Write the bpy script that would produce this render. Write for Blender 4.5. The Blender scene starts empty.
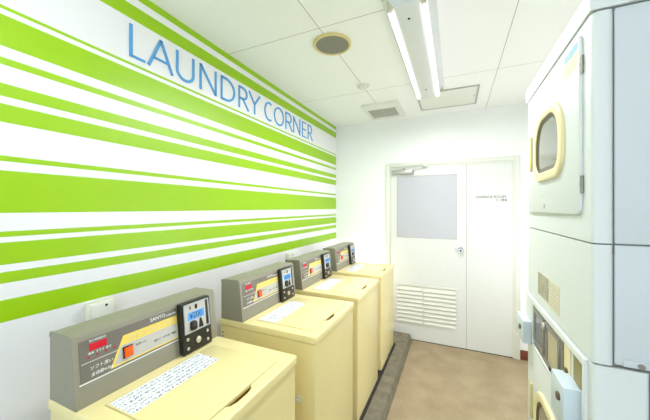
import bpy, bmesh, math, random
from mathutils import Vector, Matrix
random.seed(4)
C = bpy.context.scene.collection
EYE = 1.505
ZC = 2.537                      # ceiling height
XL, XR, YB, YF = -1.386, 1.0, 3.4, -1.8
TH = math.atan(130/287.)

# ------------------------------------------------------------------ materials
def srgb(c):
    return tuple(((v/255)/12.92 if v/255 <= .04045 else (((v/255)+.055)/1.055)**2.4) for v in c)

def mat(name, rgb, rough=.5, metal=0., spec=.5, noise=0., nscale=20., bump=0., bscale=200., emit=None, estr=0., coat=0.):
    m = bpy.data.materials.new(name); m.use_nodes = True
    nt = m.node_tree; b = nt.nodes['Principled BSDF']
    col = srgb(rgb)
    b.inputs['Base Color'].default_value = (*col, 1)
    b.inputs['Roughness'].default_value = rough
    b.inputs['Metallic'].default_value = metal
    b.inputs['Specular IOR Level'].default_value = spec
    b.inputs['Coat Weight'].default_value = coat
    tc = nt.nodes.new('ShaderNodeTexCoord')
    n = nt.nodes.new('ShaderNodeTexNoise'); n.inputs['Scale'].default_value = nscale; n.inputs['Detail'].default_value = 5
    nt.links.new(tc.outputs['Object'], n.inputs['Vector'])
    r = nt.nodes.new('ShaderNodeValToRGB')
    a = max(noise, .012)
    r.color_ramp.elements[0].position = .3; r.color_ramp.elements[1].position = .7
    r.color_ramp.elements[0].color = (*[v*(1-a) for v in col], 1)
    r.color_ramp.elements[1].color = (*[min(1, v*(1+a*.6)) for v in col], 1)
    nt.links.new(n.outputs['Fac'], r.inputs['Fac']); nt.links.new(r.outputs['Color'], b.inputs['Base Color'])
    if bump:
        n2 = nt.nodes.new('ShaderNodeTexNoise'); n2.inputs['Scale'].default_value = bscale
        nt.links.new(tc.outputs['Object'], n2.inputs['Vector'])
        bp = nt.nodes.new('ShaderNodeBump'); bp.inputs['Strength'].default_value = bump; bp.inputs['Distance'].default_value = .002
        nt.links.new(n2.outputs['Fac'], bp.inputs['Height']); nt.links.new(bp.outputs['Normal'], b.inputs['Normal'])
    if emit:
        b.inputs['Emission Color'].default_value = (*srgb(emit), 1); b.inputs['Emission Strength'].default_value = estr
    return m

M = {}
GLOBE = 8.5
M['wall'] = mat('white_paint', (246,246,244), .55, noise=.015, nscale=3)
M['trim'] = mat('door_frame_paint', (226,226,214), .4)
M['door'] = mat('door_paint', (222,223,217), .4)
M['louver'] = mat('louver_paint', (222,221,210), .45)
M['base'] = mat('brown_vinyl', (118,62,40), .5)
M['cream'] = mat('cream_enamel', (241,225,163), .28, noise=.015, nscale=6, spec=.5)
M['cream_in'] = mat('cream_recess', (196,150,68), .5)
M['rubber'] = mat('black_rubber', (40,36,28), .8)
M['gap'] = mat('dark_gap', (30,26,20), .8)
M['grey'] = mat('grey_console_plastic', (144,140,122), .36, noise=.02, nscale=40)
M['panel'] = mat('dark_grey_film', (118,112,103), .3)
M['yellow'] = mat('yellow_print', (244,214,96), .4)
M['silver_film'] = mat('silver_film', (196,194,186), .35)
M['orange'] = mat('orange_button', (244,92,8), .3)
M['red'] = mat('red_display', (190,20,44), .2, emit=(230,24,50), estr=.1)
M['white_print'] = mat('white_print', (238,238,236), .5)
M['black'] = mat('black_plastic', (22,20,18), .3)
M['blue_lcd'] = mat('blue_lcd', (92,158,226), .2, emit=(80,150,230), estr=.12)
M['silver'] = mat('brushed_silver', (196,200,204), .32, metal=.7)
M['screw'] = mat('screw_metal', (205,200,190), .3, metal=.8)
M['seam'] = mat('seam_gasket', (112,112,106), .7)
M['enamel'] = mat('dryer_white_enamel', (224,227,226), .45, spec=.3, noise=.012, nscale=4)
M['side'] = mat('dryer_enamel_shaded', (208,212,216), .45, spec=.3, noise=.012, nscale=4)  # darker copy of the enamel: shade of the camera-facing sides put into the colour
M['ring'] = mat('cream_plastic_ring', (240,226,178), .35)
M['handle'] = mat('yellow_handle', (222,206,132), .4)
M['darkglass'] = mat('dark_door_glass', (112,114,98), .08, spec=.9, coat=.5)
M['gasket'] = mat('brown_gasket', (92,78,52), .4)
M['coinbox'] = mat('coin_box_enamel', (205,217,224), .4)
M['ctrlmetal'] = mat('control_plate', (150,146,136), .35, metal=.5, noise=.12, nscale=60)
M['ctrldark'] = mat('control_window', (104,100,94), .2)
M['beige'] = mat('beige_insert', (196,182,150), .45)
M['brownpad'] = mat('khaki_pad', (150,138,92), .5)
M['tube'] = mat('fluorescent_tube', (245,246,244), .3, emit=(240,246,255), estr=.45)
M['tube_bright'] = mat('bright_fluorescent_tube', (245,246,244), .3, emit=(240,246,255), estr=11)
M['lampbody'] = mat('lamp_body_enamel', (222,224,222), .4)
M['socket'] = mat('lamp_socket', (206,196,174), .5)
M['spkring'] = mat('speaker_ring', (226,206,142), .45)
M['spkmesh'] = mat('speaker_mesh', (136,133,121), .6, noise=.2, nscale=260)
M['offwhite'] = mat('offwhite_plastic', (232,232,222), .45)
M['ventgrille'] = mat('vent_grille', (196,194,186), .5)
M['ventdark'] = mat('vent_dark', (168,164,150), .7)
M['alu'] = mat('hatch_aluminium', (176,174,166), .45, metal=.3)
M['closer'] = mat('closer_silver', (188,188,178), .4, metal=.4)
M['signblue'] = mat('blue_acrylic', (84,160,216), .35)
M['text'] = mat('dark_print', (46,46,44), .6)
M['outlet'] = mat('outlet_plastic', (226,224,206), .45)
M['knob'] = mat('steel_knob', (190,188,180), .25, metal=.9)
M['hinge'] = mat('steel_hinge', (150,148,138), .35, metal=.8)
M['concrete'] = mat('grey_concrete', (124,116,96), .75, noise=.3, nscale=14, bump=.5, bscale=120)
M['stk_blue'] = mat('pale_blue_sticker', (164,200,226), .7, spec=.15)
M['stk_beige'] = mat('pale_beige_sticker', (222,216,194), .7, spec=.15, noise=.06, nscale=60)
M['stk_photo'] = mat('grey_photo_sticker', (176,170,146), .5, noise=.25, nscale=26)

def striped_wall():
    m = bpy.data.materials.new('green_striped_wall'); m.use_nodes = True
    nt = m.node_tree; b = nt.nodes['Principled BSDF']; b.inputs['Roughness'].default_value = .36
    tc = nt.nodes.new('ShaderNodeTexCoord'); sp = nt.nodes.new('ShaderNodeSeparateXYZ')
    nt.links.new(tc.outputs['Object'], sp.inputs[0])
    mr = nt.nodes.new('ShaderNodeMapRange'); mr.inputs['From Min'].default_value = 1.0; mr.inputs['From Max'].default_value = 2.6
    nt.links.new(sp.outputs['Z'], mr.inputs['Value'])
    edges = [(-.392,-.313),(-.258,-.218),(-.196,-.123),(-.103,-.085),(-.022,.121),(.153,.176),(.286,.351),(.372,.415),
             (.482,.506),(.540,.651),(.670,.681),(.885,.955),(.990,1.10)]
    r = nt.nodes.new('ShaderNodeValToRGB'); cr = r.color_ramp; cr.interpolation = 'CONSTANT'
    W = (*srgb((234,234,234)), 1); G = (*srgb((152,198,0)), 1)
    cr.elements[0].position = 0; cr.elements[0].color = W
    cr.elements[1].position = (edges[0][0]+EYE-1)/1.6; cr.elements[1].color = G
    first = True
    for a, c in edges:
        if not first:
            e = cr.elements.new((a+EYE-1)/1.6); e.color = G
        first = False
        if c < 1.05:
            e = cr.elements.new((c+EYE-1)/1.6); e.color = W
    nt.links.new(mr.outputs['Result'], r.inputs['Fac']); nt.links.new(r.outputs['Color'], b.inputs['Base Color'])
    return m
M['stripes'] = striped_wall()

def ceiling_mat():
    m = bpy.data.materials.new('ceiling_board'); m.use_nodes = True
    nt = m.node_tree; b = nt.nodes['Principled BSDF']; b.inputs['Roughness'].default_value = .7
    tc = nt.nodes.new('ShaderNodeTexCoord'); sp = nt.nodes.new('ShaderNodeSeparateXYZ')
    nt.links.new(tc.outputs['Object'], sp.inputs[0])
    def line(out, off, per):
        a = nt.nodes.new('ShaderNodeMath'); a.operation = 'ADD'; a.inputs[1].default_value = 50*per-off
        nt.links.new(out, a.inputs[0])
        p = nt.nodes.new('ShaderNodeMath'); p.operation = 'MODULO'; p.inputs[1].default_value = per
        nt.links.new(a.outputs[0], p.inputs[0])
        l = nt.nodes.new('ShaderNodeMath'); l.operation = 'LESS_THAN'; l.inputs[1].default_value = .0042
        nt.links.new(p.outputs[0], l.inputs[0]); return l.outputs[0]
    mx = nt.nodes.new('ShaderNodeMath'); mx.operation = 'MAXIMUM'
    nt.links.new(line(sp.outputs['X'], -.713, 1.0), mx.inputs[0]); nt.links.new(line(sp.outputs['Y'], 1.487, .98), mx.inputs[1])
    mix = nt.nodes.new('ShaderNodeMix'); mix.data_type = 'RGBA'
    mix.inputs[6].default_value = (*srgb((250,250,247)), 1); mix.inputs[7].default_value = (*srgb((178,174,160)), 1)
    nt.links.new(mx.outputs[0], mix.inputs[0]); nt.links.new(mix.outputs[2], b.inputs['Base Color'])
    return m
M['ceiling'] = ceiling_mat()

def floor_mat():
    m = mat('beige_floor', (190,164,130), .6)
    nt = m.node_tree; b = nt.nodes['Principled BSDF']
    tc = nt.nodes.new('ShaderNodeTexCoord')
    n1 = nt.nodes.new('ShaderNodeTexNoise'); n1.inputs['Scale'].default_value = 5; n1.inputs['Detail'].default_value = 6
    n2 = nt.nodes.new('ShaderNodeTexNoise'); n2.inputs['Scale'].default_value = 120; n2.inputs['Detail'].default_value = 2
    for n in (n1, n2): nt.links.new(tc.outputs['Object'], n.inputs['Vector'])
    ad = nt.nodes.new('ShaderNodeMath'); ad.operation = 'ADD'
    nt.links.new(n1.outputs['Fac'], ad.inputs[0]); nt.links.new(n2.outputs['Fac'], ad.inputs[1])
    r = nt.nodes.new('ShaderNodeValToRGB')
    r.color_ramp.elements[0].position = .3; r.color_ramp.elements[1].position = .8
    h = nt.nodes.new('ShaderNodeMath'); h.operation = 'MULTIPLY'; h.inputs[1].default_value = .5
    nt.links.new(ad.outputs[0], h.inputs[0]); nt.links.new(h.outputs[0], r.inputs['Fac'])
    r.color_ramp.elements[0].color = (*srgb((140,120,88)), 1); r.color_ramp.elements[1].color = (*srgb((190,172,140)), 1)
    nt.links.new(r.outputs['Color'], b.inputs['Base Color'])
    return m
M['floor'] = floor_mat()

def frosted():
    m = mat('frosted_glass', (188,187,192), .34, spec=.9)
    nt = m.node_tree; b = nt.nodes['Principled BSDF']
    tc = nt.nodes.new('ShaderNodeTexCoord'); v = nt.nodes.new('ShaderNodeTexVoronoi'); v.inputs['Scale'].default_value = 90
    nt.links.new(tc.outputs['Object'], v.inputs['Vector'])
    bp = nt.nodes.new('ShaderNodeBump'); bp.inputs['Strength'].default_value = .15; bp.inputs['Distance'].default_value = .002
    nt.links.new(v.outputs['Distance'], bp.inputs['Height']); nt.links.new(bp.outputs['Normal'], b.inputs['Normal'])
    return m
M['frost'] = frosted()

def scribble():                 # rows of small dark print on white paper
    m = mat('printed_notice', (238,240,244), .5)
    nt = m.node_tree; b = nt.nodes['Principled BSDF']
    tc = nt.nodes.new('ShaderNodeTexCoord'); sp = nt.nodes.new('ShaderNodeSeparateXYZ'); nt.links.new(tc.outputs['Object'], sp.inputs[0])
    mp = nt.nodes.new('ShaderNodeMapping'); mp.inputs['Scale'].default_value = (260, 130, 1)
    nt.links.new(tc.outputs['Object'], mp.inputs[0])
    n = nt.nodes.new('ShaderNodeTexNoise'); n.inputs['Scale'].default_value = 1; n.inputs['Detail'].default_value = 2
    nt.links.new(mp.outputs[0], n.inputs['Vector'])
    g = nt.nodes.new('ShaderNodeMath'); g.operation = 'GREATER_THAN'; g.inputs[1].default_value = .54
    nt.links.new(n.outputs['Fac'], g.inputs[0])
    w = nt.nodes.new('ShaderNodeMath'); w.operation = 'MULTIPLY'; w.inputs[1].default_value = 2*math.pi/.018
    nt.links.new(sp.outputs['X'], w.inputs[0])
    s = nt.nodes.new('ShaderNodeMath'); s.operation = 'SINE'; nt.links.new(w.outputs[0], s.inputs[0])
    g2 = nt.nodes.new('ShaderNodeMath'); g2.operation = 'GREATER_THAN'; g2.inputs[1].default_value = -.1
    nt.links.new(s.outputs[0], g2.inputs[0])
    mu = nt.nodes.new('ShaderNodeMath'); mu.operation = 'MULTIPLY'
    nt.links.new(g.outputs[0], mu.inputs[0]); nt.links.new(g2.outputs[0], mu.inputs[1])
    mix = nt.nodes.new('ShaderNodeMix'); mix.data_type = 'RGBA'
    mix.inputs[6].default_value = (*srgb((240,241,244)), 1); mix.inputs[7].default_value = (*srgb((96,106,128)), 1)
    nt.links.new(mu.outputs[0], mix.inputs[0]); nt.links.new(mix.outputs[2], b.inputs['Base Color'])
    return m
M['notice'] = scribble()

# ------------------------------------------------------------------ mesh helpers
def B(): return bmesh.new()

def merge(dst, src):
    me = bpy.data.meshes.new('tmp'); src.to_mesh(me); src.free(); dst.from_mesh(me); bpy.data.meshes.remove(me); return dst

def box(bm, lo, hi, bev=0., seg=2, vert_only=False):
    t = bmesh.new()
    g = bmesh.ops.create_cube(t, size=1)
    for v in g['verts']:
        v.co = Vector([lo[i] + (v.co[i]+.5)*(hi[i]-lo[i]) for i in range(3)])
    if bev:
        ed = [e for e in t.edges if (not vert_only or abs(e.verts[0].co.z-e.verts[1].co.z) > 1e-4)]
        bmesh.ops.bevel(t, geom=ed, offset=bev, segments=seg, profile=.5, affect='EDGES')
    return merge(bm, t)

def prism(bm, pts, f, a0, a1, bev=0., seg=2):
    """2D outline pts -> solid between depth a0 and a1; f(p, q, a) gives the 3D point"""
    t = bmesh.new()
    lo = [t.verts.new(f(p, q, a0)) for p, q in pts]; hi = [t.verts.new(f(p, q, a1)) for p, q in pts]
    n = len(pts)
    t.faces.new(lo); ft = t.faces.new(hi)
    for i in range(n): t.faces.new((lo[i], lo[(i+1) % n], hi[(i+1) % n], hi[i]))
    bmesh.ops.recalc_face_normals(t, faces=t.faces[:])
    if bev:
        bmesh.ops.bevel(t, geom=[e for e in ft.edges], offset=bev, segments=seg, profile=.5, affect='EDGES')
    return merge(bm, t)

def ringprism(bm, outer, inner, f, a0, a1, bev=0., seg=2):
    """solid with a hole; outer and inner have the same number of points"""
    t = bmesh.new(); n = len(outer)
    V = [[t.verts.new(f(p, q, a)) for p, q in L] for L, a in ((outer, a0), (inner, a0), (outer, a1), (inner, a1))]
    top = []
    for i in range(n):
        j = (i+1) % n
        t.faces.new((V[0][i], V[0][j], V[1][j], V[1][i]))
        top.append(t.faces.new((V[2][i], V[3][i], V[3][j], V[2][j])))
        t.faces.new((V[0][i], V[2][i], V[2][j], V[0][j]))
        t.faces.new((V[1][i], V[1][j], V[3][j], V[3][i]))
    bmesh.ops.recalc_face_normals(t, faces=t.faces[:])
    if bev:
        S = set(V[2]) | set(V[3])
        ed = [e for e in t.edges if e.verts[0] in S and e.verts[1] in S and ((e.verts[0] in V[2]) == (e.verts[1] in V[2]))]
        bmesh.ops.bevel(t, geom=ed, offset=bev, segments=seg, profile=.5, affect='EDGES')
    return merge(bm, t)

def rrect(x0, y0, x1, y1, r, n=8):
    pts = []
    for cx, cy, a in ((x1-r, y1-r, 0), (x0+r, y1-r, 90), (x0+r, y0+r, 180), (x1-r, y0+r, 270)):
        for k in range(n+1):
            t = math.radians(a+90*k/n); pts.append((cx+r*math.cos(t), cy+r*math.sin(t)))
    return pts

def rr4(x0, y0, x1, y1, rt, rb, n=10):
    pts = []
    for cx, cy, a, r in ((x1-rt, y1-rt, 0, rt), (x0+rt, y1-rt, 90, rt), (x0+rb, y0+rb, 180, rb), (x1-rb, y0+rb, 270, rb)):
        for k in range(n+1):
            t = math.radians(a+90*k/n); pts.append((cx+r*math.cos(t), cy+r*math.sin(t)))
    return pts

def circ(cx, cy, r, n=32): return [(cx+r*math.cos(2*math.pi*k/n), cy+r*math.sin(2*math.pi*k/n)) for k in range(n)]

def cyl(bm, p0, p1, r, n=20, r1=None):
    p0, p1 = Vector(p0), Vector(p1); d = p1-p0
    t = bmesh.new()
    bmesh.ops.create_cone(t, cap_ends=True, segments=n, radius1=r, radius2=r if r1 is None else r1, depth=d.length)
    bmesh.ops.transform(t, matrix=Matrix.Translation((p0+p1)/2) @ d.to_track_quat('Z', 'Y').to_matrix().to_4x4(), verts=t.verts[:])
    return merge(bm, t)

fx = lambda p, q, a: (a, p, q)      # outline in y,z, depth along x
fy = lambda p, q, a: (p, a, q)      # outline in x,z, depth along y
fz = lambda p, q, a: (p, q, a)      # outline in x,y, depth along z

def stroke(bm, pts, w, f, a0, a1):
    """polyline with mitred joins and a constant width"""
    n = len(pts); L = []; R = []
    closed = pts[0] == pts[-1]
    for i in range(n):
        p = Vector(pts[i])
        if closed and i in (0, n-1): a, b = Vector(pts[-2]), Vector(pts[1])
        else: a, b = Vector(pts[max(i-1, 0)]), Vector(pts[min(i+1, n-1)])
        d1 = (p-a).normalized() if (p-a).length > 1e-9 else (b-p).normalized()
        d2 = (b-p).normalized() if (b-p).length > 1e-9 else d1
        m = (d1+d2)
        m = m.normalized() if m.length > 1e-6 else d1
        nn = Vector((-m.y, m.x)); k = 1/max(.35, nn.dot(Vector((-d1.y, d1.x))))
        L.append(tuple(p+nn*w/2*k)); R.append(tuple(p-nn*w/2*k))
    for i in range(n-1):
        prism(bm, [L[i], L[i+1], R[i+1], R[i]], f, a0, a1)
    bmesh.ops.remove_doubles(bm, verts=bm.verts[:], dist=1e-5)

def obj(name, bm, m, parent=None, origin=None, smooth=True, ang=35):
    """link one mesh; vertices are given in world space and moved into the thing's space"""
    if origin is None and parent is not None:
        r = parent
        while r.parent: r = r.parent
        origin = r.location.copy()
    org = Vector(origin) if origin is not None else Vector((0, 0, 0))
    bmesh.ops.translate(bm, verts=bm.verts[:], vec=-org)
    bmesh.ops.recalc_face_normals(bm, faces=bm.faces[:])
    me = bpy.data.meshes.new(name); bm.to_mesh(me); bm.free()
    me.materials.append(M[m])
    if smooth:
        me.polygons.foreach_set('use_smooth', [True]*len(me.polygons))
        me.set_sharp_from_angle(angle=math.radians(ang))
    o = bpy.data.objects.new(name, me); C.objects.link(o)
    if parent is not None: o.parent = parent
    else: o.location = org
    return o

def thing(name, loc, label, cat, group=None):
    o = bpy.data.objects.new(name, None); C.objects.link(o); o.location = loc; o.empty_display_size = .1
    o['label'] = label; o['category'] = cat
    if group: o['group'] = group
    return o

def struct(name, bm, m, label=None, parent=None, cat=None):
    o = obj(name, bm, m, parent)
    if parent is None:
        o['kind'] = 'structure'
        if label: o['label'] = label
        if cat: o['category'] = cat
    elif label: o['label'] = label
    return o

def text(name, s, size, org, right, up, m, parent, thick=.0006, shear=0., sx=1.):
    cu = bpy.data.curves.new('tmp_text', 'FONT'); cu.body = s; cu.size = size; cu.extrude = thick; cu.shear = shear
    cu.resolution_u = 3
    t = bpy.data.objects.new('tmp_text', cu); C.objects.link(t)
    dg = bpy.context.evaluated_depsgraph_get(); dg.update()
    me = bpy.data.meshes.new_from_object(t.evaluated_get(dg)); bpy.data.objects.remove(t); bpy.data.curves.remove(cu)
    bm = bmesh.new(); bm.from_mesh(me); bpy.data.meshes.remove(me)
    r, u = Vector(right), Vector(up); n = r.cross(u)
    for v in bm.verts: v.co = Vector(org) + r*v.co.x*sx + u*v.co.y + n*v.co.z
    return obj(name, bm, m, parent, smooth=False)

def copy_tree(o, parent=None):
    c = o.copy(); C.objects.link(c)
    if parent is not None:
        c.parent = parent
    for ch in list(o.children): copy_tree(ch, c)
    return c

# ------------------------------------------------------------------ the room
T = .12
struct('floor', box(B(), (XL-T, YF-T, -.1), (XR+T, YB+T, 0)), 'floor', 'beige speckled floor', cat='floor')
struct('ceiling', box(B(), (XL-T, YF-T, ZC), (XR+T, YB+T, ZC+.1)), 'ceiling', 'off-white ceiling of large square boards', cat='ceiling')
struct('wall_left', box(B(), (XL-T, YF-T, 0), (XL, YB+T, ZC)), 'stripes', 'white wall painted with horizontal lime green stripes', cat='wall')
struct('wall_back', box(B(), (XL, YB, 0), (XR, YB+T, ZC)), 'wall', 'plain white wall around the double door', cat='wall')
struct('wall_right', box(B(), (XR, YF-T, 0), (XR+T, YB+T, ZC)), 'wall', 'white wall behind the stacked dryers', cat='wall')
b = B()                          # rear wall with a wide daylight opening
box(b, (XL, YF-T, 0), (XL+.3, YF, ZC)); box(b, (XR-.3, YF-T, 0), (XR, YF, ZC)); box(b, (XL+.3, YF-T, 2.15), (XR-.3, YF, ZC))
struct('wall_rear', b, 'wall', 'white wall with the wide entrance opening', cat='wall')
struct('baseboard_back', box(B(), (.587, YB-.008, 0), (XR, YB, .095), .002), 'base', 'brown vinyl baseboard right of the door', cat='baseboard')

# door frame: two jambs and head, in front of the wall face
fo, fi = [(-.746, 0), (-.746, 2.02), (.587, 2.02), (.587, 0)], [(-.706, 0), (-.706, 1.982), (.545, 1.982), (.545, 0)]
b = B()
box(b, (-.746, YB-.022, 0), (-.706, YB, 2.022), .003); box(b, (.545, YB-.022, 0), (.587, YB, 2.022), .003)
box(b, (-.7065, YB-.022, 1.984), (.5455, YB, 2.022), .003)
box(b, (-.706, YB-.010, 0), (-.692, YB, 1.984)); box(b, (.528, YB-.010, 0), (.545, YB, 1.984)); box(b, (-.692, YB-.010, 1.968), (.528, YB, 1.984))
struct('trim_1', b, 'trim', 'off-white steel frame around the double door', cat='door frame')
d1 = thing('door_1', (-.29, YB-.006, 0), 'white door leaf with frosted window, louvre vent and round knob', 'door'); d1['kind'] = 'structure'
wx0, wx1, wz0, wz1 = -.617, .017, 1.163, 1.868
lx0, lx1, lz0, lz1 = -.617, .015, .195, .622
b = B(); X0, X1 = -.690, .108
ya, yb = YB-.007, YB-.0005
for lo, hi in (((X0, 1.868), (X1, 1.966)), ((X0, wz0), (wx0, wz1)), ((wx1, wz0), (X1, wz1)), ((X0, lz1), (X1, wz0)),
               ((X0, lz0), (lx0, lz1)), ((lx1, lz0), (X1, lz1)), ((X0, .008), (X1, lz0))):
    box(b, (lo[0], ya, lo[1]), (hi[0], yb, hi[1]))
obj('door_leaf', b, 'door', d1, smooth=False)
obj('window_pane', box(B(), (wx0, YB-.004, wz0), (wx1, YB-.001, wz1)), 'frost', d1)
b = B()
ringprism(b, [(wx0-.012, wz0-.012), (wx1+.012, wz0-.012), (wx1+.012, wz1+.012), (wx0-.012, wz1+.012)],
          [(wx0, wz0), (wx1, wz0), (wx1, wz1), (wx0, wz1)], fy, YB-.006, YB-.010)
obj('window_bead', b, 'door', d1, smooth=False)
b = B()
ringprism(b, [(wx0, wz0), (wx1, wz0), (wx1, wz1), (wx0, wz1)], [(wx0+.005, wz0+.005), (wx1-.005, wz0+.005), (wx1-.005, wz1-.005), (wx0+.005, wz1-.005)], fy, YB-.004, YB-.006)
obj('window_gasket', b, 'alu', d1, smooth=False)
obj('meeting_gap', box(B(), (.108, YB-.004, .01), (.113, YB-.0005, 1.966)), 'alu', d1, smooth=False)
b = B()
ringprism(b, [(lx0-.012, lz0-.012), (lx1+.012, lz0-.012), (lx1+.012, lz1+.012), (lx0-.012, lz1+.012)],
          [(lx0+.008, lz0+.008), (lx1-.008, lz0+.008), (lx1-.008, lz1-.008), (lx0+.008, lz1-.008)], fy, YB-.006, YB-.014)
mid = -.325
box(b, (mid-.010, YB-.016, lz0), (mid+.010, YB-.002, lz1))
ns = 9
for k in range(ns):
    z = lz0+.012+(lz1-lz0-.02)*k/ns; h = (lz1-lz0)/ns
    for a, c in ((lx0+.006, mid-.008), (mid+.008, lx1-.006)):
        prism(b, [(YB-.020, z), (YB-.002, z+h*.78), (YB-.002, z+h*.70), (YB-.020, z-.004)], lambda p, q, x: (x, p, q), a, c)
box(b, (lx0, YB-.0018, lz0), (lx1, YB-.0008, lz1))
lv = obj('louvre_vent', b, 'louver', d1, smooth=False)
b = B(); cyl(b, (.054, YB-.006, 1.053), (.054, YB-.012, 1.053), .032, 28); cyl(b, (.054, YB-.012, 1.053), (.054, YB-.034, 1.053), .013, 20)
cyl(b, (.054, YB-.034, 1.053), (.054, YB-.062, 1.053), .022, 28, .026)
kn = obj('door_knob', b, 'knob', d1)
b = B(); cyl(b, (.054, YB-.0625, 1.053), (.054, YB-.0635, 1.053), .009, 16); obj('keyhole', b, 'gap', kn)
b = B(); box(b, (-.668, YB-.058, 1.893), (-.432, YB-.008, 1.937), .006)
cl = obj('door_closer', b, 'closer', d1)
b = B(); box(b, (-.44, YB-.06, 1.891), (-.425, YB-.007, 1.939), .003); obj('end_cap', b, 'hinge', cl)
b = B(); cyl(b, (-.53, YB-.034, 1.937), (-.53, YB-.034, 1.962), .012, 14)
def bar(bm, p, q, w, h):
    p, q = Vector(p), Vector(q); d = (q-p).normalized(); s = Vector((-d.y, d.x, 0))*w/2
    t = bmesh.new(); vs = [t.verts.new(p+s*a+Vector((0, 0, c))) for a, c in ((1, 0), (-1, 0))]+[t.verts.new(q+s*a) for a in (-1, 1)]
    us = [t.verts.new(v.co+Vector((0, 0, h))) for v in vs]
    t.faces.new(vs); t.faces.new(us)
    for i in range(4): t.faces.new((vs[i], vs[(i+1) % 4], us[(i+1) % 4], us[i]))
    return merge(bm, t)
bar(b, (-.53, YB-.034, 1.955), (-.64, YB-.15, 1.955), .02, .006)
bar(b, (-.64, YB-.15, 1.962), (-.30, YB-.035, 1.962), .018, .006)
box(b, (-.335, YB-.05, 1.960), (-.28, YB-.022, 1.985), .003)
obj('closer_arm', b, 'closer', cl)
d2 = thing('door_2', (.32, YB-.006, 0), 'narrow fixed white door panel with small garbage room lettering', 'door'); d2['kind'] = 'structure'
obj('door_leaf', box(B(), (.113, ya, .008), (.527, yb, 1.966)), 'door', d2, smooth=False)
text('lettering', 'GARBAGE ROOM', .037, (.197, YB-.0074, 1.605), (1, 0, 0), (0, 0, 1), 'text', d2, sx=.95)
text('lettering', 'ゴミ置場', .030, (.372, YB-.0074, 1.572), (1, 0, 0), (0, 0, 1), 'text', d2, sx=.9)
struct('trim_2', box(B(), (-.706, YB-.006, 0), (.545, YB-.0005, .0075)), 'gap', 'dark threshold gap under the double door', cat='threshold')

# plinth under the washers
pz = .072
t = thing('concrete_plinth', (-.9, 1.3, 0), 'long grey concrete plinth carrying the washing machines', 'plinth')
b = B(); prism(b, [(XL+.002, 0), (-.442, 0), (-.462, pz-.016), (-.468, pz-.005), (-.478, pz), (XL+.002, pz)], fy, YF+.6, YB-.03)
obj('plinth_block', b, 'concrete', t)

# ------------------------------------------------------------------ lettering on the striped wall
sg = thing('wall_sign', (XL, 1.78, 2.2), 'blue raised letters reading LAUNDRY CORNER on the striped wall', 'sign')
Z0, Z1 = 2.214, 2.368; HH = Z1-Z0
def arc(cx, cy, rx, ry, a0, a1, n=14): return [(cx+rx*math.cos(math.radians(a0+(a1-a0)*k/n)), cy+ry*math.sin(math.radians(a0+(a1-a0)*k/n))) for k in range(n+1)]
def glyph(ch, w):               # strokes in a box w x 1 (height units)
    s = .055
    if ch == 'L': return [[(s, 1), (s, 0)], [(s, .04), (w, .04)]]
    if ch == 'A': return [[(0, 0), (w/2, 1)], [(w/2, 1), (w, 0)], [(w*.19, .33), (w*.81, .33)]]
    if ch == 'U': return [[(s, 1), (s, .34)]+arc(w/2, .34, w/2-s, .30, 180, 360)+[(w-s, .34), (w-s, 1)]]
    if ch == 'N': return [[(s, 0), (s, 1)], [(s, .98), (w-s, .02)], [(w-s, 0), (w-s, 1)]]
    if ch == 'D': return [[(s, 0), (s, 1)], [(s, .96)]+arc(w*.35, .5, w*.65-s, .46, 90, -90)+[(s, .04)]]
    if ch == 'R': return [[(s, 0), (s, 1)], [(s, .96)]+arc(w*.45, .71, w*.45-s, .25, 90, -90)+[(s, .46)], [(w*.42, .46), (w, 0)]]
    if ch == 'Y': return [[(0, 1), (w/2, .48)], [(w, 1), (w/2, .48)], [(w/2, .5), (w/2, 0)]]
    if ch == 'C': return [arc(w*.62, .5, w*.62-s, .46, 62, 298, 22)]
    if ch == 'O': return [arc(w/2, .5, w/2-s, .47, 0, 360, 30)]
    if ch == 'E': return [[(s, 0), (s, 1)], [(s, .96), (w*.95, .96)], [(s, .52), (w*.85, .52)], [(s, .04), (w, .04)]]
span = [('L', .842, .918), ('A', .935, 1.067), ('U', 1.088, 1.211), ('N', 1.247, 1.382), ('D', 1.416, 1.551), ('R', 1.583, 1.692),
        ('Y', 1.698, 1.826), ('C', 1.884, 1.992), ('O', 2.016, 2.172), ('R', 2.196, 2.316), ('N', 2.332, 2.468), ('E', 2.501, 2.600), ('R', 2.624, 2.730)]
for ch, y0, y1 in span:
    b = B(); w = (y1-y0)/HH
    for st in glyph(ch, w):
        hor = abs(st[0][1]-st[-1][1]) < .05 and len(st) == 2
        bb = B(); stroke(bb, [(y0+p*HH, Z0+q*HH) for p, q in st], .0115 if hor else .0148, fx, XL+.0005, XL+.005); merge(b, bb)
    obj('letter', b, 'signblue', sg, smooth=False)

# ------------------------------------------------------------------ wall outlet boxes
def outlet(name, y0, y1, z0, z1, label):
    t = thing(name, (XL, (y0+y1)/2, z0), label, 'socket', 'outlet boxes on the striped wall')
    b = B(); box(b, (XL+.0005, y0, z0), (XL+.034, y1, z1), .005)
    h = obj('housing', b, 'outlet', t)
    b = B(); box(b, (XL+.034, y0+.008, z0+.006), (XL+.038, y1-.008, z1-.006), .0015); obj('cover_plate', b, 'offwhite', t)
    b = B(); cyl(b, (XL+.0375, y0+(y1-y0)*.62, z1-.018), (XL+.0395, y0+(y1-y0)*.62, z1-.018), .005, 14); obj('socket_hole', b, 'gap', t)
outlet('wall_outlet', .665, .765, 1.02, 1.112, 'cream outlet box on the striped wall behind the nearest washer')
outlet('wall_outlet', 2.20, 2.30, 1.02, 1.098, 'cream outlet box on the striped wall beside the third washer console')

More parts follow.
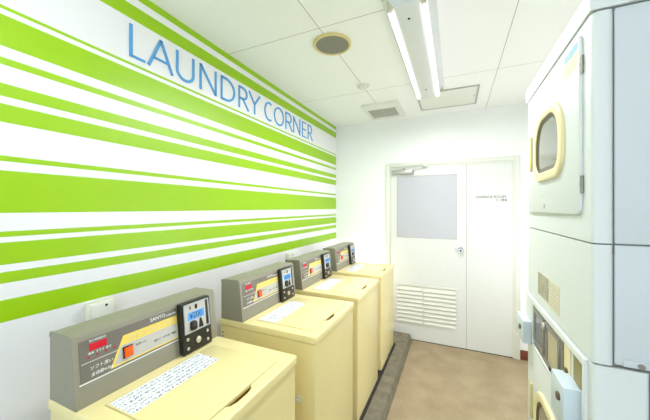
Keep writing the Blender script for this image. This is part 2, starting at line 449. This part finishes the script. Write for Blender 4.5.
# thin black sheet the machines stand on, a dark strip along their fronts
tag_ = obj('rubber_mat', box(B(), (-1.19, .43, pz), (-.5665, 3.045, pz+.0178), .003), 'rubber', origin=(-.87, 1.74, pz))
tag_['label'] = 'thin black rubber sheet under the row of washing machines'; tag_['category'] = 'mat'
# ------------------------------------------------------------------ washing machines
PZ = pz+.018; TOP = .913; HW = .275
def make_washer():
    t = thing('washing_machine', (-.865, .735, PZ), '', 'washing machine', 'coin washing machines in a row on the plinth')
    Y = .735
    b = B(); box(b, (-1.148, Y-HW+.008, TOP-.04), (-.588, Y+HW-.008, TOP-.0325)); obj('rim_seam', b, 'cream_in', t)
    b = B(); box(b, (-1.152, Y-HW+.004, PZ), (-.584, Y+HW-.004, TOP-.0375), .008, 3, True); bd = obj('body', b, 'cream', t)
    b = B(); cyl(b, (-.668, Y-HW+.004, .607), (-.668, Y-HW-.004, .607), .017, 16); cyl(b, (-.668, Y-HW-.003, .604), (-.668, Y-HW-.011, .604), .010, 14); obj('side_plug', b, 'offwhite', bd)
    for z in (.838, .819):
        b = B(); cyl(b, (-1.135, Y-HW+.005, z), (-1.135, Y-HW+.002, z), .005, 10); obj('screw', b, 'hinge', bd)
    # top panel with the lid opening and a scooped hand hold in its front edge
    lx, lX, ly, lY = -.957, -.622, Y-.222, Y+.200
    n0, n1 = Y-.075, Y+.035
    inner = [(lx, ly), (lx, lY), (lX, lY), (lX, n1+.004), (lX+.012, n1-.006), (lX+.018, n1-.03), (lX+.018, n0+.03), (lX+.012, n0+.006), (lX, n0-.004), (lX, ly)]
    ox, oX, oy, oY = -1.156, -.578, Y-HW, Y+HW
    outer = [(ox, oy), (ox, oY), (oX, oY), (oX, n1+.03), (oX, n1), (oX, n1-.03), (oX, n0+.03), (oX, n0), (oX, n0-.03), (oX, oy)]
    tb = B(); ringprism(tb, outer, inner, fz, TOP-.033, TOP, 0)
    bmesh.ops.recalc_face_normals(tb, faces=tb.faces[:])
    ed = [e for e in tb.edges if all(v.co.z > TOP-.001 for v in e.verts) and all((abs(v.co.x-ox) < 1e-4 or abs(v.co.x-oX) < 1e-4 or abs(v.co.y-oy) < 1e-4 or abs(v.co.y-oY) < 1e-4) for v in e.verts)
          and (abs(e.verts[0].co.x-e.verts[1].co.x) < 1e-4 or abs(e.verts[0].co.y-e.verts[1].co.y) < 1e-4)]
    ed += [e for e in tb.edges if abs(e.verts[0].co.z-e.verts[1].co.z) > .01 and (e.verts[0].co.x, e.verts[0].co.y) != (0, 0) and any(abs(e.verts[0].co.x-cx) < 1e-4 and abs(e.verts[0].co.y-cy) < 1e-4 for cx in (ox, oX) for cy in (oy, oY))]
    bmesh.ops.bevel(tb, geom=list(set(ed)), offset=.008, segments=3, profile=.5, affect='EDGES')
    tp = obj('top_panel', tb, 'cream', t)
    b = B(); box(b, (lx-.004, ly-.004, TOP-.030), (lX+.022, lY+.004, TOP-.026)); obj('hand_hold', b, 'cream_in', tp)
    b = B(); box(b, (lx+.0025, ly+.0025, TOP-.012), (lX-.0025, lY-.0025, TOP+.003), .0025, 2); ld = obj('lid', b, 'cream', t)
    b = B(); box(b, (-.945, Y-.215, TOP+.0031), (-.835, Y+.115, TOP+.0037)); nt_ = obj('instruction_sticker', b, 'notice', ld); nt_['label'] = 'white sticker of printed instructions'
    # console: leaning front face
    K = -.023/.212
    def F(y, z, o=0.): return (-.998+K*(z-TOP)+o, Y+y, z)
    prof = [(-1.142, TOP), (-.998, TOP), (-1.0195, 1.112), (-1.0235, 1.121), (-1.032, 1.126), (-1.136, 1.122), (-1.142, 1.116)]
    b = B(); prism(b, prof, fy, Y-.274, Y+.268)
    cn = obj('control_console', b, 'grey', t)
    b = B()                      # shallow end rims of the console cover
    prism(b, [(-1.143, 1.105), (-1.0185, 1.108), (-1.0225, 1.122), (-1.032, 1.1275), (-1.137, 1.1235), (-1.143, 1.117)], fy, Y-.2755, Y-.270)
    obj('cover_rim', b, 'grey', cn)
    P = lambda p, q, a: F(p, q, a)
    b = B(); prism(b, [(-.258, .984), (.070, .984), (.070, 1.104), (-.258, 1.104)], P, .0002, .0014); pn = obj('control_panel', b, 'panel', cn)
    b = B(); prism(b, [(-.262, .978), (.070, .978), (.070, .981), (-.262, .981)], P, .0002, .0016); obj('panel_line', b, 'white_print', cn)
    b = B(); prism(b, [(-.255, 1.036), (-.152, 1.036), (-.151, 1.0375), (-.255, 1.0375)], P, .0013, .0016); obj('panel_line', b, 'white_print', cn)
    b = B(); prism(b, [(-.178, .988), (.068, .988), (.068, 1.076), (-.134, 1.076)], P, .0013, .0018); obj('yellow_border', b, 'yellow', cn)
    b = B(); prism(b, [(-.167, .993), (.066, .993), (.066, 1.047), (-.143, 1.047)], P, .0017, .0022); obj('silver_label', b, 'silver_film', cn)
    ux = Vector((0, 1, 0)); uz = (Vector(F(0, 1, 0))-Vector(F(0, 0, 0))).normalized()
    def tx(s, size, y, z, m, o=.0022, **k): text('printing', s, size, F(y, z, o), ux, uz, m, cn, .0003, **k)
    tx('コインランドリー', .023, -.126, 1.053, 'silver_film', shear=.25, sx=1.02)
    tx('SANYO', .018, -.040, 1.087, 'white_print', .0017, sx=1.0)
    tx('全自動洗濯機', .007, .022, 1.086, 'white_print', .0017)
    tx('スタート', .010, -.098, 1.026, 'text', .0026)
    tx('洗たく・すすぎ・脱水', .009, -.03, 1.012, 'text', .0026)
    tx('残り時間表示', .008, -.232, 1.090+.004, 'white_print', .0017)
    tx('標準  すすぎ  脱水', .008, -.236, 1.058, 'white_print', .0017)
    tx('ソフト洗い', .013, -.235, 1.012, 'white_print', .0017, shear=.2)
    tx('全自動4.5kg', .012, -.232, .993, 'white_print', .0017, shear=.2)
    b = B()
    for k in range(4): 
        c = -.236+.024*k; prism(b, circ(c, 1.051, .003, 10), P, .0013, .002)
    obj('indicator_lamp', b, 'red', cn)
    b = B(); prism(b, [(-.232, 1.068), (-.184, 1.068), (-.184, 1.089), (-.232, 1.089)], P, .0013, .0022); obj('red_display', b, 'red', cn)
    b = B(); prism(b, [(-.139, 1.002), (-.107, 1.002), (-.107, 1.039), (-.139, 1.039)], P, .002, .006, .0015); obj('button_rim', b, 'black', cn)
    b = B(); prism(b, [(-.136, 1.005), (-.110, 1.005), (-.110, 1.036), (-.136, 1.036)], P, .006, .013, .003); obj('start_button', b, 'orange', cn)
    # coin timer module standing in front of the console
    def Q(p, q, a): return (-.996+(-.020)*(q-TOP)/.205+a, Y+p, q)
    b = B(); prism(b, rrect(.070, .9165, .216, 1.117, .004, 3), Q, .0, .022, .003)
    cm = obj('coin_timer', b, 'black', t)
    b = B(); ringprism(b, [(.080, .996), (.208, .996), (.204, 1.111), (.080, 1.111)], [(.085, 1.001), (.202, 1.001), (.199, 1.107), (.085, 1.107)], Q, .0225, .027, .001)
    obj('screen_frame', b, 'silver', cm)
    b = B(); prism(b, [(.085, 1.001), (.188, 1.001), (.188, 1.107), (.085, 1.107)], Q, .0215, .024); obj('screen_plate', b, 'silver_film', cm)
    b = B(); prism(b, [(.098, 1.044), (.180, 1.044), (.180, 1.076), (.098, 1.076)], Q, .024, .025); obj('blue_display', b, 'blue_lcd', cm)
    text('display_digits', '¥200', .032, Q(.106, 1.050, .0252), ux, uz, 'black', cm, .0003, sx=.95)
    b = B(); prism(b, [(.135, 1.084), (.146, 1.084), (.146, 1.102), (.135, 1.102)], Q, .024, .0255); obj('coin_slot', b, 'gap', cm)
    b = B(); prism(b, [(.108, 1.088), (.114, 1.088), (.114, 1.100), (.108, 1.100)], Q, .024, .0245); obj('reset_slot', b, 'gap', cm)
    b = B(); prism(b, rrect(.106, 1.003, .136, 1.040, .010, 5), Q, .024, .034, .003); obj('coin_return', b, 'black', cm)
    b = B(); prism(b, [(.150, 1.003), (.172, 1.003), (.162, 1.040), (.156, 1.040)], Q, .024, .027); obj('return_lever', b, 'black', cm)
    for yy, zz in ((.092, .974), (.192, .974), (.092, .938), (.192, .938)):
        b = B(); prism(b, circ(yy, zz, .0065, 14), Q, .022, .0255, .001); obj('screw', b, 'screw', cm)
    b = B(); prism(b, circ(.142, .956, .013, 20), Q, .022, .028, .002); prism(b, [(.1405, .949), (.1435, .949), (.1435, .963), (.1405, .963)], Q, .028, .029); obj('cylinder_lock', b, 'screw', cm)
    return t
w0 = make_washer()
rows = [(.732, 'cream top-loading coin washing machine nearest the camera, lowest in the picture'),
        (1.448, 'cream coin washing machine second from the camera, white plug on its side'),
        (2.085, 'cream coin washing machine third from the camera, beside the wall outlet behind its console'),
        (2.748, 'cream coin washing machine farthest from the camera, nearest the door')]
for i, (y, lab) in enumerate(rows):
    o = w0 if i == 0 else copy_tree(w0)
    o.location = (-.865, y, PZ); o['label'] = lab

# ------------------------------------------------------------------ stacked dryers
DX, DY0, DY1, DB = .29, .862, 1.512, .93
SX = .329
def dryer_door(t, dz):
    g = lambda p, q, a: (DX-a, p, q)
    b = B(); prism(b, rrect(.915, 1.487+dz, 1.462, 1.942+dz, .022), g, .0006, .008, .003, 2); d = obj('door', b, 'enamel', t)
    O = rr4(1.013, 1.597+dz, 1.336, 1.838+dz, .118, .080); I = rr4(1.050, 1.628+dz, 1.302, 1.808+dz, .090, .050)
    b = B(); ringprism(b, O, I, g, .006, .017, .005, 3); obj('porthole_ring', b, 'ring', d)
    I2 = rr4(1.066, 1.642+dz, 1.286, 1.795+dz, .078, .036)
    b = B()
    t2 = bmesh.new()
    n = len(I); a = [t2.verts.new(g(p, q, .014)) for p, q in I]; c = [t2.verts.new(g(p, q, .0085)) for p, q in I2]
    for i in range(n): t2.faces.new((a[i], a[(i+1) % n], c[(i+1) % n], c[i]))
    merge(b, t2); obj('porthole_gasket', b, 'gasket', d)
    b = B(); prism(b, I2, g, .0078, .0096); obj('porthole_glass', b, 'darkglass', d)
    b = B(); box(b, (DX-.014, 1.386, 1.651+dz), (DX-.0075, 1.410, 1.789+dz), .004); obj('door_handle', b, 'handle', d)
    for z in (1.861, 1.563):
        b = B(); cyl(b, (DX-.003, .911, z-.022+dz), (DX-.003, .911, z+.022+dz), .0038, 12)
        cyl(b, (DX-.003, .911, z-.004+dz), (DX-.003, .911, z+.004+dz), .0048, 12); obj('hinge', b, 'hinge', d)
    b = B()
    for k in range(9): prism(b, [(1.158+.014*k, 1.551+dz), (1.167+.014*k, 1.551+dz), (1.167+.014*k, 1.557+dz), (1.158+.014*k, 1.557+dz)], g, .008, .0084)
    obj('faint_print', b, 'trim', d)
    b = B(); prism(b, circ(1.222, 1.511+dz, .009, 16), g, .008, .009); obj('round_badge', b, 'silver', d)
    return d

def shell(t, z0, z1, zs, side=True):
    b = B(); box(b, (DX, DY0, z0), (SX, DY1, z1), .011, 4, True); obj('front_frame', b, 'enamel', t)

up = thing('tumble_dryer', (.6, 1.187, 1.424), 'white tumble dryer on top of the stack, pale blue sticker on its door', 'tumble dryer', 'stacked coin dryers')
z0, z1 = 1.4235, 1.958
shell(up, z0, z1, 0)
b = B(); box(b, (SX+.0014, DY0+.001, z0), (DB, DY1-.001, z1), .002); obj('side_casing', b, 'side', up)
b = B(); box(b, (SX-.006, DY0+.006, z0), (SX+.006, DY1-.006, z1)); obj('seam', b, 'seam', up)
b = B(); prism(b, [(DX-.004, 1.962), (DB, 1.962), (DB, 2.032), (DX+.030, 2.032), (DX+.010, 2.029), (DX-.002, 2.019), (DX-.006, 2.004), (DX-.006, 1.966)], fy, DY0-.004, DY1+.004)
obj('top_cap', b, 'enamel', up)
b = B(); box(b, (DX+.004, DY0+.004, 1.954), (DB-.01, DY1-.006, 1.9625)); obj('seam', b, 'seam', up)
dd = dryer_door(up, 0)
g = lambda p, q, a: (DX-a, p, q)
b = B(); prism(b, [(.923, 1.907), (1.020, 1.907), (1.020, 1.927), (.923, 1.927)], g, .008, .0086); obj('sticker', b, 'stk_blue', dd)['label'] = 'pale blue strip sticker'
b = B(); prism(b, [(.926, 1.862), (1.026, 1.862), (1.026, 1.905), (.926, 1.905)], g, .008, .0086); obj('sticker', b, 'stk_beige', dd)['label'] = 'pale beige printed sticker'

lo = thing('tumble_dryer', (.6, 1.187, 0), 'white lower dryer of the stack with coin boxes and a control panel', 'tumble dryer', 'stacked coin dryers')
ZS = 1.142
# upper plain section
b = B(); box(b, (DX, DY0, ZS+.004), (SX, DY1, 1.420), .011, 4, True); obj('front_frame', b, 'enamel', lo)
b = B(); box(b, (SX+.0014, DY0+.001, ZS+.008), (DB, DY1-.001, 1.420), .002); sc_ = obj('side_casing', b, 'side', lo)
b = B(); box(b, (SX-.006, DY0+.006, ZS-.01), (SX+.006, DY1-.006, 1.420)); box(b, (DX+.008, DY0+.0045, 1.4), (DB-.01, DY1-.006, 1.4235)); box(b, (DX+.008, DY0+.008, ZS-.02), (DB-.01, DY1-.01, ZS+.01)); obj('seam', b, 'seam', lo)
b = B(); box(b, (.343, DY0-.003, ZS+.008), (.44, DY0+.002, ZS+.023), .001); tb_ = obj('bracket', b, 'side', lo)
b = B(); cyl(b, (.372, DY0-.003, ZS+.0145), (.372, DY0-.0065, ZS+.0145), .006, 14); obj('screw', b, 'hinge', tb_)
# lower body
b = B(); box(b, (DX, DY0, .05), (.388, DY1, ZS), .008, 3, True); obj('lower_front', b, 'enamel', lo)
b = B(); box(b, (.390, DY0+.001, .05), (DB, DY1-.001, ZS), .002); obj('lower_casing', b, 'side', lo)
b = B(); box(b, (DX+.03, DY0+.02, 0), (DB-.03, DY1-.02, .05)); obj('base', b, 'gap', lo)
b = B(); box(b, (DX+.03, DY0+.006, .055), (.40, DY1-.01, ZS-.006)); obj('seam', b, 'seam', lo)
# stickers on the plain section
b = B(); prism(b, [(1.205, 1.180), (1.335, 1.180), (1.335, 1.262), (1.205, 1.262)], g, .0004, .0012); obj('sticker', b, 'stk_photo', lo)['label'] = 'grey brown picture sticker'
b = B(); prism(b, [(1.092, 1.172), (1.196, 1.172), (1.196, 1.262), (1.092, 1.262)], g, .0004, .0012); s_ = obj('sticker', b, 'stk_beige', lo); s_['label'] = 'pale beige notice sticker'
b = B()
for k in range(6): prism(b, [(1.104, 1.184+.012*k), (1.186, 1.184+.012*k), (1.186, 1.187+.012*k), (1.104, 1.187+.012*k)], g, .0012, .0015)
obj('faint_print', b, 'beige', s_)
# control strip
b = B(); ringprism(b, [(.885, .948), (1.500, .948), (1.500, 1.141), (.885, 1.141)], [(.900, .962), (1.385, .962), (1.385, 1.120), (.900, 1.120)], g, .0004, .008, .003)
cs = obj('control_bezel', b, 'enamel', lo)
b = B(); prism(b, [(1.050, .964), (1.384, .964), (1.384, 1.119), (1.050, 1.119)], g, .0006, .004); cp = obj('control_panel', b, 'ctrlmetal', lo)
for a, c, mm in ((1.235, 1.372, 'ctrldark'), (1.072, 1.200, 'beige')):
    b = B(); ringprism(b, [(a, .985), (c, .985), (c, 1.110), (a, 1.110)], [(a+.010, .995), (c-.010, .995), (c-.010, 1.100), (a+.010, 1.100)], g, .004, .009, .002); obj('window_frame', b, 'hinge', cp)
    b = B(); prism(b, [(a+.010, .995), (c-.010, .995), (c-.010, 1.100), (a+.010, 1.100)], g, .0038, .0052); obj('window', b, mm, cp)
b = B(); box(b, (DX-.016, 1.206, 1.086), (DX-.003, 1.226, 1.108), .003); obj('latch', b, 'screw', cp)
for k in range(3):
    b = B(); prism(b, circ(1.092+.036*k, .975, .0065, 14), g, .004, .009, .001); obj('button', b, 'gasket', cp)
b = B(); prism(b, [(.995, .964), (1.040, .964), (1.040, 1.119), (.995, 1.119)], g, .0006, .003); k_ = obj('lock_plate', b, 'ring', lo)
b = B(); prism(b, circ(1.017, 1.045, .009, 16), g, .003, .010, .002); prism(b, circ(1.017, 1.010, .006, 14), g, .003, .012, .002); obj('cylinder_lock', b, 'gasket', k_)
b = B(); prism(b, [(.915, 1.050), (.965, 1.050), (.965, 1.116), (.915, 1.116)], g, .0006, .004); obj('khaki_plate', b, 'brownpad', lo)
for y0, y1 in ((.921, 1.024), (1.400, 1.530)):
    b = B(); box(b, (DX-.038, y0, .952 if y0 > 1 else .93), (DX+.004 if y0 < 1 else DX-.0085, y1, 1.044), .004, 2)
    cb = obj('coin_box', b, 'coinbox', lo)
    b = B(); prism(b, circ((y0+y1)/2-.02, 1.005, .011, 18), g, .037, .044, .002); obj('cylinder_lock', b, 'gasket', cb)
dryer_door(lo, -.988)

# ------------------------------------------------------------------ ceiling things
def ceiling_light(y, label, ZC=ZC, tube='tube'):
    t = thing('ceiling_light', (-.208, y, ZC), label, 'ceiling light', 'twin tube ceiling lights')
    L = .622
    b = B(); prism(b, [(-.335, ZC-.001), (-.318, ZC-.012), (-.262, ZC-.088), (-.256, ZC-.092), (-.160, ZC-.092), (-.154, ZC-.088), (-.098, ZC-.012), (-.083, ZC-.001)], fy, y-L, y+L)
    bd = obj('lamp_body', b, 'lampbody', t)
    b = B(); cyl(b, (-.208, y-.52, ZC-.092), (-.208, y-.52, ZC-.095), .006, 12); cyl(b, (-.208, y+.42, ZC-.092), (-.208, y+.42, ZC-.095), .006, 12); obj('screw', b, 'gap', bd)
    for x in (-.284, -.131):
        b = B(); cyl(b, (x, y-L+.022, ZC-.082), (x, y+L-.022, ZC-.082), .0155, 24); obj('fluorescent_tube', b, tube, t)
        s = -1 if x < -.2 else 1
        for e in (-1, 1):
            b = B(); box(b, (x-.013, y+e*(L-.012)-.008, ZC-.096), (x+.013, y+e*(L-.012)+.008, ZC-.020 if False else ZC-.045), .004)
            obj('lamp_socket', b, 'socket', t)
            b = B(); q = y+e*(L+.003)
            box(b, (x+s*.028-.010, q-.006, ZC-.04), (x+s*.028+.010, q+.006, ZC-.008), .002); obj('end_clip', b, 'socket', t)
    return t
c1 = ceiling_light(1.99, 'white ceiling light with two bare fluorescent tubes above the aisle')
c2 = ceiling_light(-.02, 'white twin tube ceiling light added unseen behind the camera, hung on rods', ZC-.25, 'tube_bright')  # added lamp out of view, hung low to brighten ceiling and left wall
for yy in (-.42, .38):
    b = B(); cyl(b, (-.208, yy, ZC-.2515), (-.208, yy, ZC-.0005), .006, 12); obj('hanging_rod', b, 'lampbody', c2)
c2.location.x = -.62

t = thing('ceiling_speaker', (-.703, 1.663, ZC), 'round cream-rimmed ceiling speaker with grey mesh', 'speaker')
b = B(); ringprism(b, circ(-.703, 1.663, .118, 48), circ(-.703, 1.663, .103, 48), fz, ZC-.0005, ZC-.014, .004); obj('speaker_ring', b, 'spkring', t)
b = B(); prism(b, circ(-.703, 1.663, .1035, 48), fz, ZC-.0005, ZC-.009); obj('speaker_grille', b, 'spkmesh', t)
t = thing('smoke_detector', (-.706, 2.335, ZC), 'small round white smoke detector beyond the ceiling speaker', 'smoke detector')
b = B(); cyl(b, (-.706, 2.335, ZC-.0003), (-.706, 2.335, ZC-.012), .056, 36, .052); obj('base', b, 'offwhite', t)
b = B(); cyl(b, (-.706, 2.335, ZC-.012), (-.706, 2.335, ZC-.034), .038, 36, .024); obj('sensor_head', b, 'offwhite', t)
b = B(); ringprism(b, circ(-.706, 2.335, .041, 36), circ(-.706, 2.335, .036, 36), fz, ZC-.0115, ZC-.0125); obj('sensor_groove', b, 'ventdark', t)

t = thing('ceiling_vent', (-.685, 3.0, ZC), 'square white exhaust vent with grey grille near the back wall', 'vent')
b = B(); ringprism(b, [(-.862, 2.775), (-.862, 3.24), (-.500, 3.24), (-.500, 2.775)], [(-.828, 2.895), (-.828, 3.165), (-.548, 3.165), (-.548, 2.895)], fz, ZC-.0005, ZC-.030, .006)
obj('vent_frame', b, 'offwhite', t)
b = B(); box(b, (-.828, 2.895, ZC-.010), (-.548, 3.165, ZC-.004)); obj('vent_backing', b, 'ventdark', t)
b = B()
for k in range(12):
    y = 2.905+.0222*k; box(b, (-.828, y, ZC-.026), (-.548, y+.010, ZC-.020))
box(b, (-.692, 2.895, ZC-.028), (-.684, 3.165, ZC-.018))
obj('grille', b, 'ventgrille', t)
t = thing('access_hatch', (-.07, 2.95, ZC), 'square ceiling access hatch with aluminium frame beside the light', 'hatch')
b = B(); ringprism(b, [(-.325, 2.715), (-.325, 3.185), (.190, 3.185), (.190, 2.715)], [(-.310, 2.730), (-.310, 3.170), (.175, 3.170), (.175, 2.730)], fz, ZC-.0005, ZC-.008, .001); obj('hatch_frame', b, 'alu', t)
b = B(); box(b, (-.310, 2.730, ZC-.005), (.175, 3.170, ZC-.001)); hp = obj('hatch_panel', b, 'offwhite', t)
b = B(); cyl(b, (.160, 2.95, ZC-.005), (.160, 2.95, ZC-.008), .006, 12); cyl(b, (-.295, 3.13, ZC-.005), (-.295, 3.13, ZC-.008), .006, 12); obj('hatch_screw', b, 'hinge', hp)

# ------------------------------------------------------------------ globe lamps added unseen behind the machines, glowing in place of strobes
M['globe'] = mat('glowing_globe', (245,246,246), .4, emit=(240,246,255), estr=GLOBE)
def globe_lamp(name, x, y, z0, z, r, label, m):
    t = thing(name, (x, y, z0), label, 'lamp')
    b = B(); cyl(b, (x, y, z0+.0005), (x, y, z0+.02), r*.9, 28, r*.8); obj('lamp_base', b, 'lampbody', t)
    b = B(); cyl(b, (x, y, z0+.019), (x, y, z-r*.93), .009, 14); obj('pole', b, 'lampbody', t)
    b = B(); u = bmesh.new(); bmesh.ops.create_uvsphere(u, u_segments=28, v_segments=18, radius=r)
    bmesh.ops.translate(u, verts=u.verts[:], vec=(x, y, z)); merge(b, u); obj('globe_shade', b, m, t)
globe_lamp('floor_lamp', .72, 2.5, 0, 1.1, .13, 'white globe floor lamp in the alcove behind the stacked dryers', 'globe')
globe_lamp('small_lamp', -.98, 3.215, pz, .74, .07, 'small white globe lamp behind the farthest washing machine', 'globe')

# ------------------------------------------------------------------ light
def area(name, loc, sx, sy, power, col, rot):
    l = bpy.data.lights.new(name, 'AREA'); l.shape = 'RECTANGLE'; l.size = sx; l.size_y = sy; l.energy = power; l.color = col
    o = bpy.data.objects.new(name, l); C.objects.link(o); o.location = loc; o.rotation_euler = rot; return o
area('tube_glow', (-.208, 1.99, ZC-.105), .22, 1.2, 15, (.93, .96, 1), (0, 0, 0))
area('entrance_daylight', (-.19, YF-.05, 1.1), 1.75, 2.0, 6, (.62, .80, 1), (math.radians(90), 0, 0))
w = bpy.data.worlds.new('world'); bpy.context.scene.world = w; w.use_nodes = True
w.node_tree.nodes['Background'].inputs[0].default_value = (.80, .89, 1, 1); w.node_tree.nodes['Background'].inputs[1].default_value = 1.0

# ------------------------------------------------------------------ camera
cd = bpy.data.cameras.new('camera'); cd.sensor_width = 36; cd.lens = 36*287/650; cd.shift_y = -2.2/650; cd.clip_start = .02
co = bpy.data.objects.new('camera', cd); C.objects.link(co); co.location = (0, 0, EYE); co.rotation_euler = (math.radians(90), 0, TH)
s = bpy.context.scene; s.camera = co
s.view_settings.view_transform = 'Standard'; s.view_settings.look = 'None'; s.view_settings.exposure = 1.05; s.view_settings.gamma = 1
s.view_settings.use_curve_mapping = False
